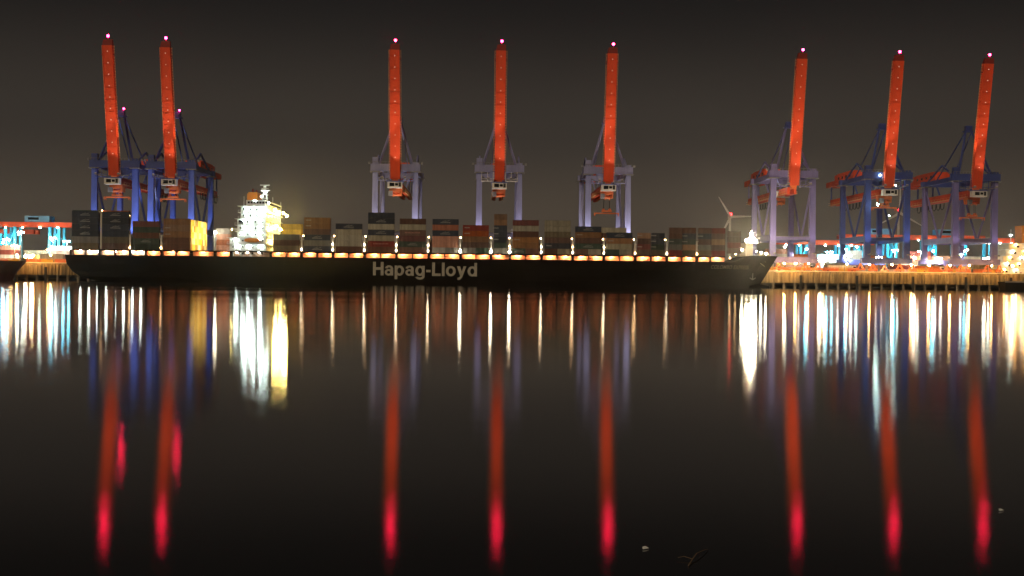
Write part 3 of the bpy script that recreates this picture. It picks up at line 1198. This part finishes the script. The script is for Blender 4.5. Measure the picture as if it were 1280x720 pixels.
# funnel and radar mast
fu = MB().box(U(309, 15), U(322, 15), 13, 24, zt + .03, zt + 6.6).box(U(310, 15), U(321, 15), 14, 23, zt + 6.6, zt + 7.4)
fuo = fu.build('funnel', funnelor, ship)
MB().tube([(U(314, 15), 17, zt + 7.4), (U(314, 15), 17, zt + 9.2)], .45, 8).tube(
    [(U(317, 15), 20, zt + 7.4), (U(317, 15), 20, zt + 8.8)], .4, 8).build('exhaust_pipe', boomdark, fuo)
mu_ = U(330, 10)
ma = MB().bar((mu_ - 1.2, 10, zt + 2.7), (mu_ - .3, 10, zt + 9), .5).bar((mu_ + 1.2, 10, zt + 2.7), (mu_ + .3, 10, zt + 9), .5)
for z in (4.2, 5.8, 7.4, 8.8):
    ma.box(mu_ - 1.6, mu_ + 1.6, 9.3, 10.7, zt + z, zt + z + .2)
ma.box(mu_ - .6, mu_ + .6, 9.5, 10.5, zt + 9, zt + 10.2)
mao = ma.build('radar_mast', shipwhite, ship)
MB().box(mu_ - 2.2, mu_ + 2.2, 9.85, 10.2, zt + 10.3, zt + 10.7).build('radar_scanner', shipwhite, mao)
MB().box(mu_ - 1.8, mu_ + 2.6, 9.0, 9.3, zt + 7.7, zt + 8.1).build('radar_scanner', shipwhite, mao)
for (px, v, z) in ((318, 1.2, 2.4), (326, 3, 4.5), (331, 8.5, 6.8), (335, 1, 1.4)):
    put('deck_lamp', lmp, tower, (U(px, v), v - .6, zt + z))
for (px, v, h) in ((304, 2, 4.5), (340, 20, 5.5), (350, 32, 4)):
    MB().tube([(U(px, v), v, zt - 1), (U(px, v), v, zt + h)], .12, 6).build('antenna', shipwhite, tower)
# floodlights on the forward and after faces
yl = ball_mesh('face_flood_and_fill', L_yel, .55)
for v, z in ((6, -1.5), (16, -2.2), (28, -1.8), (37, -2.5)):
    put('face_flood_and_fill', yl, tower, (su1 + 2.6, v, zt + z))
    bx('flood_and_fill_bracket', shipwhite, tower, su1 - .9, su1 + 3.0, v - .2, v + .2, zt + z + .56, zt + z + .8)
spot(tower, (su1 + 1.6, 37, zt - 1.4), (su1 + 20, 12, HZ + 6), 40000, (1, .72, .2), 95)
spot(tower, (su1 + 1.6, 12, zt - 1.4), (su1 + 10, 10, HZ + 6), 30000, (1, .72, .2), 95)
for v, z in ((10, -9), (22, -10), (34, -9), (16, -16), (30, -16)):  # lower rows of floods added to brighten the forward face
    put('face_flood_and_fill', yl, tower, (su1 + 2.4, v, zt + z))
    bx('flood_and_fill_bracket', shipwhite, tower, su1 - 1.2, su1 + 2.8, v - .2, v + .2, zt + z + .56, zt + z + .8)
yl2 = ball_mesh('face_flood_and_fill', L_yel, .4)
for v, z in ((5, 12), (15, 13), (30, 13)):
    put('face_flood_and_fill', yl2, tower, (su0 - 4.4, v, HZ + z))
    bx('flood_and_fill_bracket', shipwhite, tower, su0 - 4.2, su0 + 1.2, v - .2, v + .2, HZ + z + .45, HZ + z + .7)
spot(tower, (su0 - 4.8, 8, HZ + 11), (su0 - 22, 8, HZ + 8), 45000, (1, .74, .22), 90)
spot(tower, (su0 - 4.8, 26, HZ + 12), (su0 - 24, 24, HZ + 8), 60000, (1, .74, .22), 90)

bx('flood_and_fill_bracket', shipwhite, tower, U(268, 1) - .3, U(268, 1) + .1, .3, 3.6, HZ + 2.6, HZ + 12)  # bracket and its lamp added to brighten the pink stack
put('deck_lamp', ball_mesh('deck_lamp', L_deckhi, .5), tower, (U(268, 1) + .6, -.2, HZ + 11))
# forecastle gear
FZ = HZ + 3.4
fu0 = U(938, HB)
fm_ = MB().bar((fu0, HB, FZ), (fu0, HB, FZ + 12.5), .9, w2=.5).bar((fu0 - 3.2, HB, FZ), (fu0 - .2, HB, FZ + 8), .4)
fm_.box(fu0 - 1.4, fu0 + 1.4, HB - 1.4, HB + 1.4, FZ + 8.4, FZ + 8.6).box(fu0 - .9, fu0 + .9, HB - .2, HB + .2, FZ + 11, FZ + 11.3)
fmo = fm_.build('foremast', shipwhite, ship)
put('mast_lamp', ball_mesh('mast_lamp', emit('mast lamp glass', (1, .80, .50), 800), 1.4), fmo, (fu0 - .2, HB - 1.9, FZ + 8.0))
for du, dv, dz in ((-2.6, -.3, -.6), (1.9, .4, -.9), (-.3, -.2, 2.4)):  # extra lamps added round the main one for a wider glow
    put('mast_lamp', ball_mesh('mast_lamp', bpy.data.materials['mast lamp glass'], .8), fmo, (fu0 + du, HB - 1.9 + dv, FZ + 8.0 + dz))
bx('reflecting_breakwater', cream, ship, U(931, 16), U(931, 16) + 3.5, 15, BEAM - 15, FZ - .3, FZ + 6.2)  # made tall and cream to reflect the mast lamp
for du, dv in ((4, -5), (8, -2), (1, 6)):
    m = MB().tube([(fu0 + du, HB + dv, FZ), (fu0 + du, HB + dv, FZ + 1.1)], .5, 8).box(fu0 + du - 1.1, fu0 + du + 1.1, HB + dv - .6, HB + dv + .6, FZ, FZ + .7)
    m.build('winch', cream, ship)
for px, v, z, kk in ((927, 10, 2.6, 'W'), (945, 17, 2.2, 'w'), (951, 20, 1.7, 'W'), (957, 20, 1.3, 'W'), (912, 3, -1.5, 's'), (919, 5, .4, 's')):
    put('deck_lamp', dlm[kk], ship, (U(px, v), v, FZ + z))
m = MB()
for k in range(16):
    s = .94 + k * .0036
    z = top_z(s)
    m.bar((lerp(us0, ub0, s), HB - halfb(s, HZ) + .15, z), (lerp(us0, ub0, s), HB - halfb(s, HZ) + .15, z + 1.1), .1)
m.build('bow_railing', steel, ship)
# mooring ropes
for pa, pb in (((955, 17, 13), (1004, QV + 1, QZ + .6)), ((962, 20, 14), (1020, QV + 1, QZ + .6)), ((950, 14, 12), (984, QV + 1, QZ + .6))):
    p = Vector((U(pa[0], pa[1]), pa[1], pa[2]))
    q = Vector((U(pb[0], pb[1]), pb[1], pb[2]))
    pts = [p.lerp(q, k / 8) - Vector((0, 0, 2.2 * math.sin(math.pi * k / 8))) for k in range(9)]
    MB().tube(pts, .09, 5).build('mooring_rope', cream, ship)

# ------------------------------------------------------------------ neighbouring ship bow and a barge
nb = thing('moored_ship', W(0, 0, 0), 'maroon bow of another ship moored behind the stern', 'ship')
e0 = U(30, 26)
m = MB()
prof = [(-75, 0, 21), (-30, 0, 21), (-14, 3, 21), (-5, 9, 18), (0, 14.5, 14.8)]
for (du, a_, b_) in prof:
    for z, k in ((-1.5, 1.0), (3, .7), (9.2, 0.0)):
        m.v.append((e0 + du - 6.5 * k * (1 if du > -40 else 0), 12 + a_ * .9 + k * 2, z))
    for z, k in ((9.2, 0), (3, .7), (-1.5, 1)):
        m.v.append((e0 + du - 6.5 * k * (1 if du > -40 else 0), 12 + 30 - a_ * .9 - k * 2, z))
for a_ in range(len(prof) - 1):
    for i in range(5):
        p = a_ * 6 + i
        m.f.append((p, p + 6, p + 7, p + 1))
m.f.append((24, 25, 26, 27, 28, 29))
m.build('hull', hullred, nb)
bx('deck_house', cream, nb, e0 - 40, e0 - 24, 20, 34, 9.2, 12.4)
put('deck_lamp', dlm['s'], nb, (e0 - 10, 19, 12.5))
put('deck_lamp', dlm['s'], nb, (e0 - 26, 17, 13.5))
MB().bar((e0 - 10, 19.3, 9.2), (e0 - 10, 19.3, 12.6), .25).bar((e0 - 26, 17.3, 9.2), (e0 - 26, 17.3, 13.6), .25).build('lamp_post', steel, nb)
for k in range(2):
    container(e0 - 31 + k * 12.6, 13.2, 9.35, 12.19, 2.6, ['yellow', 'yellow'][k],
              ['yellow container on the maroon ship, inboard of the other', 'yellow container on the maroon ship, nearest its bow'][k],
              'containers on the maroon ship')

bg_ = thing('barge', W(U(1276, 36), 36, 0), 'low dark barge tied up below the cream building', 'barge')
MB().quadbox([(-7, 0, -1), (26, 0, -1), (26, 7, -1), (-7, 7, -1), (-8.5, -.4, 4.4), (27, -.4, 4.4), (27, 7.4, 4.4), (-8.5, 7.4, 4.4)]).build('hull', hullm, bg_)
MB().box(-8.3, 27, -.5, -.2, 4.0, 4.8).build('rail', steel, bg_)
bx('wheelhouse', shipwhite, bg_, 14, 20, 1.5, 5.5, 4.42, 8)
bx('window', darkglass, bg_, 14.6, 19.4, 1.42, 1.52, 6, 7.3)

# ------------------------------------------------------------------ yard gantries, lamps, stacks
def gantry(px, v, ln, label, zg=21.0, lamps=6, house=True):
    g_ = thing('yard_gantry', W(U(px, v), v, QZ), label, 'gantry crane', 'yard gantry cranes')
    bx('girder', boomred, g_, -ln / 2, ln / 2, -1.2, 1.2, zg, zg + 2.6)
    bx('girder', boomred, g_, -ln / 2, ln / 2, 6.8, 9.2, zg, zg + 2.6)
    for sx in (-1, 1):
        for x in (-2.6, 2.6):
            for y in (0, 8):
                bx('leg', cyanp, g_, sx * ln * .2 + x - .75, sx * ln * .2 + x + .75, y - .7, y + .7, 1, zg - .02)
        bx('sill_beam', cyanp, g_, sx * ln * .2 - 4, sx * ln * .2 + 4, -1, 9, .3, .98)
        MB().bar((sx * ln * .2 - 1.8, 0, 9), (sx * ln * .2 + 1.8, 0, 18), .5).bar((sx * ln * .2 + 1.8, 0, 2), (sx * ln * .2 - 1.8, 0, 9), .5).build('brace', cyanp, g_)
        lo = MB().box(-.5, .5, -1.4, -1.0, -.3, .5).build('lamp_housing', steel, g_)
        lo.location = (sx * ln * .2, -3.6, 15)
        put('lamp_bulb', ball_mesh('lamp_bulb', L_cyan, .7), lo, (0, 0, -.9))
        MB().bar((sx * ln * .2, -4.6, 15.4), (sx * ln * .2 + 1.9, -.6, 15.4), .2).build('lamp_arm', steel, g_)
    if house:
        hx = ln * .04
        ho = bx('machinery_house', cyan_house, g_, hx - 7, hx + 7, 0, 8, zg + 2.62, zg + 6.2)
        bx('window', darkglass, ho, hx - 5, hx + 1, -.06, .02, zg + 4, zg + 5.4)
    for k in range(lamps):
        xx = lerp(-ln / 2 + 2, ln / 2 - 2, (k + .5) / lamps)
        put('girder_lamp', ball_mesh('girder_lamp', L_white if k % 3 else L_green, random.uniform(.28, .55)), g_, (xx, -1.6, zg - .45))
    return g_


gantry(40, 120, 62, 'red gantry girder on turquoise legs behind the maroon ship bow', 21.5)
gantry(-18, 190, 60, 'far red gantry girder partly behind the maroon ship', 20, 4, False)
gantry(1030, 130, 58, 'red gantry on turquoise legs seen past the first crane beyond the bow', 17.0, 7, False)
gantry(1096, 150, 44, 'turquoise legged gantry under the pale blue house, behind the work lamp crane', 21.5, 5, True)
gantry(1182, 140, 46, 'turquoise legged gantry with blue house, behind the quay end crane', 21.0, 6, True)
gantry(1255, 120, 30, 'turquoise legged gantry beside the cream building', 19.0, 4, False)

ymats = ['red', 'orange', 'white', 'salmon', 'white', 'pink', 'grey', 'white', 'yellow', 'beige']  # mostly pale, the overexposed yard light put into the container colours
YS = [(985, 66, 2), (970, 98, 5), (1004, 100, 4), (1034, 100, 4), (1064, 108, 5), (1045, 70, 2), (1094, 112, 4), (1124, 104, 3), (1150, 108, 5), (1165, 72, 2),
      (1180, 104, 4), (1212, 110, 4), (1230, 70, 2), (10, 104, 4), (43, 104, 3), (76, 108, 4), (30, 72, 1), (64, 70, 2)]
near = {985: 'the ship bow', 970: 'the ship bow, inland', 1004: 'the first crane beyond the bow', 1034: 'the gap between the first two cranes',
        1064: 'the second crane beyond the bow', 1045: 'the second crane, by the quay edge', 1094: 'the second crane\'s portal',
        1124: 'the second crane\'s outer leg', 1150: 'the last two cranes', 1165: 'the last crane, by the quay edge',
        1180: 'the last crane, under its portal', 1212: 'the last crane, past its front leg', 1230: 'the cream building',
        10: 'the maroon ship', 43: 'the gantry behind the maroon ship', 76: 'the black ship stern', 30: 'the maroon bow', 64: 'the stern, by the quay edge'}
for px, v, n in YS:
    for i in range(n):
        col = random.choice(ymats)
        if px == 985 and i == 0:
            col = 'lav'
        container(U(px, v), v, QZ + .02 + i * 2.62, 12.19, 2.6, col, '%s yard container, %s tier, stacked near %s' % (CC[col][1], TIER[i], near[px]),
                  'containers stacked in the yard')

mast_n = 0


def mast(px, v, h, mat, label, heads=2, r=.62, beam=(1, .9, .75)):
    o = thing('light_mast', W(U(px, v), v, QZ), label, 'light mast', 'yard light masts')
    MB().tube([(0, 0, 0), (0, 0, h)], .32, 8, .16).build('pole', steel, o)
    ar = MB().box(-1.8, 1.8, -.12, .12, h - .2, h + .1).build('cross_arm', steel, o)
    spot(o, (0, -.9, h - .3), (random.uniform(-6, 6), 18, 2), 42000, beam, 130, .9, .3)  # beam added to brighten the stacks behind the mast
    bm2 = ball_mesh('lamp_bulb', mat, r)
    for k in range(heads):
        x = 0 if heads == 1 else lerp(-1.5, 1.5, k / (heads - 1))
        hd = bx('lamp_head', steel, o, x - .6, x + .6, -1.0, .3, h + .12, h + .4)
        put('lamp_bulb', bm2, hd, (x, -.5, h - .45))
    return o


masts = [(8, 110, 14, L_sodhi, 'the maroon ship'), (18, 84, 10, L_sodhi, 'the maroon bow'), (36, 78, 4.5, L_whitehi, 'the bow rail of the maroon ship'),
         (60, 80, 8, L_sodhi, 'the stern, on the quay'), (66, 100, 15, L_green, 'the stern, inland'), (26, 100, 18, L_green, 'the turquoise gantry legs'),
         (83, 90, 13, L_cyan, 'the black ship stern'),
         (968, 76, 13, L_green, 'the ship bow'), (980, 110, 15, L_white, 'the ship bow, inland'), (1000, 84, 7, L_white, 'the lavender container'),
         (1024, 78, 8, L_whitehi, 'the first two cranes beyond the bow'), (1036, 96, 12, L_cyan, 'the turquoise legs by the first crane'),
         (1060, 86, 10, L_white, 'the second crane beyond the bow'), (1070, 120, 16, L_green, 'the second crane, inland'),
         (1098, 80, 9, L_white, 'the work lamp crane'), (1118, 112, 14, L_green, 'the work lamp crane, inland'),
         (1142, 78, 9, L_whitehi, 'the last two cranes'), (1150, 100, 13, L_white, 'the last two cranes, inland'), (1172, 84, 9, L_white, 'the last crane'),
         (1200, 84, 11, L_green, 'the last crane, under its portal'), (1208, 120, 15, L_white, 'the last crane, inland'),
         (1233, 80, 9, L_whitehi, 'the last crane, past its front leg'), (1246, 96, 17, L_cyan, 'the turquoise gantry at the quay end'),
         (1262, 104, 23, L_green, 'the cream building')]
for px, v, h, mt, nm in masts:
    mast(px, v, h, mt, 'slim light mast near %s, %s lamps' % (nm, {L_sodhi: 'amber', L_whitehi: 'dazzling white', L_green: 'greenish white',
         L_white: 'white', L_cyan: 'cyan'}[mt]), random.choice((1, 2, 2)), random.uniform(.3, .55) if mt not in (L_whitehi,) else .85,
         {L_sodhi: (1, .6, .25), L_whitehi: (1, .88, .65), L_green: (.8, 1, .92), L_white: (1, .92, .78), L_cyan: (.35, .85, 1)}[mt])

# quay edge lamps leaning out over the water, amber
for i, (px, nm) in enumerate(((24, 'by the maroon bow'), (44, 'between the maroon bow and the stern'), (66, 'near the black stern'),
                              (978, 'under the ship bow'), (992, 'second along from the ship bow'), (1008, 'by the first crane beyond the bow'),
                              (1026, 'past the first crane beyond the bow'), (1056, 'behind the second crane beyond the bow'),
                              (1084, 'at the second crane\'s front leg'), (1112, 'between the orange bogies'), (1136, 'past the second crane beyond the bow'),
                              (1158, 'between the last two cranes'), (1184, 'at the last crane\'s front leg'), (1208, 'under the last crane'),
                              (1236, 'past the last crane'), (1262, 'by the barge'))):
    o = thing('quay_lamp', W(U(px, QV), QV, QZ + .1), 'amber lamp on a bent post %s' % nm, 'lamp', 'amber quay edge lamps')
    MB().tube([(0, .9, 0), (0, .9, 3.2), (0, .2, 4.1), (0, -2.8, 4.4)], .13, 6).build('post', steel, o)
    hd = bx('lamp_head', steel, o, -.45, .45, -3.6, -2.6, 4.3, 4.55)
    put('lamp_bulb', ball_mesh('lamp_bulb', L_quay, random.uniform(.32, .55)), hd, (0, -3.1, 4.0))

# cream lit building at the end of the quay
tb = thing('terminal_building', W(U(1246, 62), 62, QZ), 'floodlit cream building with stacked decks at the quay end', 'building')
for i in range(5):
    bx('storey', cream, tb, 0 + i * 1.5, 40, 0, 16, i * 3.3 + .02, i * 3.3 + 3.0)
    bx('floor_slab', shipwhite, tb, -.8 + i * 1.5, 40.6, -1.2, 17, i * 3.3 + 3.02, i * 3.3 + 3.3)
    for k in range(5):
        wi = bx('window', darkglass, tb, 4.4 + i * 1.5 + k * 5.2, 5.6 + i * 1.5 + k * 5.2, -.06, .03, i * 3.3 + 1.0, i * 3.3 + 2.0)
    for k in range(3):
        put('wall_lamp', ball_mesh('wall_lamp', L_white if (i + k) % 2 else L_sodhi, .45), tb, (3.6 + i * 1.5 + k * 6.3, -.7, i * 3.3 + 2.5))
bx('roof_house', funnelor, tb, 14, 20, 2, 10, 16.6, 26)
MB().tube([(9, 4, 16.5), (9, 4, 24)], .2, 6).build('antenna', shipwhite, tb)

# crates added along the quay edge, orange and yellow for its amber glow
crm = MB()
crm.box(-2.9, 2.9, 0, 2.2, .12, .4)
for x in (-2.9, -1.45, 0, 1.45, 2.7):
    crm.box(x, x + .2, 0, .2, .4, 2.4).box(x, x + .2, 2.0, 2.2, .4, 2.4)
for z in (.9, 1.5, 2.1):
    crm.box(-2.9, 2.9, .05, .12, z, z + .3).box(-2.9, 2.9, 2.08, 2.15, z, z + .3)
crm.box(-2.6, 2.6, .3, 1.9, .4, 1.7)
cra = crm.mesh('amber_glow_crate', bogiem)
cry = crm.mesh('amber_glow_crate', paint('crate yellow paint', (.70, .40, .06), .6, .3))
for k, px in enumerate((962, 973, 981, 989, 1001, 1013, 1021, 1033, 1041, 1055, 1066, 1146, 1153, 1162, 1171, 1196, 1206, 1226, 1238, 1246, 3, 15, 40, 52, 59, 75)):
    o = put('amber_glow_crate', cra if k % 3 else cry, None, W(U(px, 51.5), 51.2 + (k % 2) * .6, QZ + .02))
    o.rotation_euler = (0, 0, A)
    tag(o, 'orange slatted crate added for the amber glow on the quay edge' if k % 3 else 'yellow slatted crate added for the amber glow on the quay edge', 'crate', 'slatted crates along the quay edge')

# vans on the quay apron
def van(px, v, col, label):
    o = thing('quay_truck', W(U(px, v), v, QZ + .1), label, 'truck', 'trucks on the quay apron')
    bx('trailer', paint('container ' + CC[col][1], CC[col][0]), o, -6, 6, 0, 2.5, 1.2, 3.6)
    cabm = MB().quadbox([(6.3, 0, .7), (8.6, 0, .7), (8.6, 2.5, .7), (6.3, 2.5, .7), (6.3, .05, 3.4), (8.1, .05, 3.4), (8.1, 2.45, 3.4), (6.3, 2.45, 3.4)])
    cb = cabm.build('cab', shipwhite, o)
    bx('window', darkglass, cb, 6.9, 8.1, -.03, .03, 2.1, 3.0)
    for x in (-5, -3.7, 4.2, 7.6):
        MB().tube([(x, -.05, .5), (x, 2.55, .5)], .5, 10).build('wheel', rope, o)


van(996, 52, 'lav', 'lavender trailer truck between the bow and the first crane beyond it')
van(1160, 53, 'orange', 'orange trailer truck between the last two cranes')
van(1050, 54, 'white', 'white trailer truck beside the second crane beyond the bow')

# ------------------------------------------------------------------ wind turbines far behind
def turbine(px, y_hub_px, D, blade, a0, label):
    x = (px - 640) / FPX * D
    hz = (350 + (px - 640) * .0108 - y_hub_px) / FPX * D + CAMH
    o = thing('wind_turbine', (x, D, QZ - .4), label, 'wind turbine', 'wind turbines on the horizon', 0)
    h = hz - QZ
    MB().tube([(0, 0, 0), (0, 0, h)], 2.2, 10, 1.3).build('tower', turb, o)
    na_ = MB().box(-2, 2, -4, 5, h - 1.6, h + 2.2).build('nacelle', turb, o)
    put('obstruction_light', ball_mesh('obstruction_light', L_redsoft, 2.0), na_, (0, -3.0, h + 3.6))
    MB().ball((0, -5, h), 1.8).build('hub', turb, o, True)
    for k in range(3):
        an_ = R(a0 + 120 * k)
        dx, dz = math.cos(an_), math.sin(an_)
        MB().bar((dx * 1.2, -5, h + dz * 1.2), (dx * blade, -5.5, h + dz * blade), 3.4, .9, up=(0, 1, 0), w2=1.0, wy2=.3).build('blade', turb, o)
    return o


turbine(911.5, 271, 1500, 31, 122, 'pale wind turbine with red hub lamp, above the bow containers')
turbine(1122, 266, 1500, 33, 90 + 120 - 0, 'pale wind turbine seen through the work lamp crane portal')

# ------------------------------------------------------------------ bits afloat near the bank
def wpt(px, py):
    d = CAMH * FPX / (py - 347.5 - (px - 640) * .0108)
    return (px - 640) / FPX * d, d


x, y = wpt(872, 697)
tw_ = thing('floating_twig', (x, y, .01), 'thin bent twig floating on the dark water', 'twig', rz=0)
MB().tube([(-.10, -.28, 0), (-.03, -.08, .01), (.03, .06, .03), (.12, .22, .02), (.19, .36, .0)], .006, 5, .003).build('stem', paint('wet twig', (.16, .11, .07), .7), tw_)
MB().tube([(-.03, -.08, .01), (-.10, -.02, .02), (-.16, -.03, .01)], .004, 5, .002).build('side_shoot', paint('wet twig', (.16, .11, .07), .7), tw_)
for px, py, lb in ((811, 685, 'curled white feather floating beside the twig'), (1256, 637, 'flat white feather floating alone')):
    x, y = wpt(px, py)
    f_ = thing('floating_feather', (x, y, .008), lb, 'feather', rz=.6)
    MB().tube([(-.03, 0, 0), (-.01, .03, .014), (.02, .03, .016), (.04, 0, 0)], .004, 5, .002).build('quill', shipwhite, f_)
    MB().quadbox([(-.028, .0, .0), (.03, 0, .0), (.03, .02, .004), (-.028, .02, .004), (-.02, .002, .006), (.025, .002, .006), (.02, .03, .012), (-.015, .03, .012)]).build('vane', shipwhite, f_)

# ------------------------------------------------------------------ thin haze added round the whole place to make the lamps glow
hz_m = bpy.data.materials.new('night haze')
hz_m.use_nodes = True
t = hz_m.node_tree
t.nodes.remove(t.nodes['Principled BSDF'])
pv = t.nodes.new('ShaderNodeVolumePrincipled')
pv.inputs['Color'].default_value = (.92, .90, .88, 1)
pv.inputs['Density'].default_value = .00008
pv.inputs['Anisotropy'].default_value = .93
t.links.new(pv.outputs[0], t.nodes['Material Output'].inputs['Volume'])
tag(MB().box(-2700, 2700, -80, 6200, -4, 150).build('haze', hz_m), 'thin haze added for a glow round the harbour lamps', 'haze', kind='stuff')
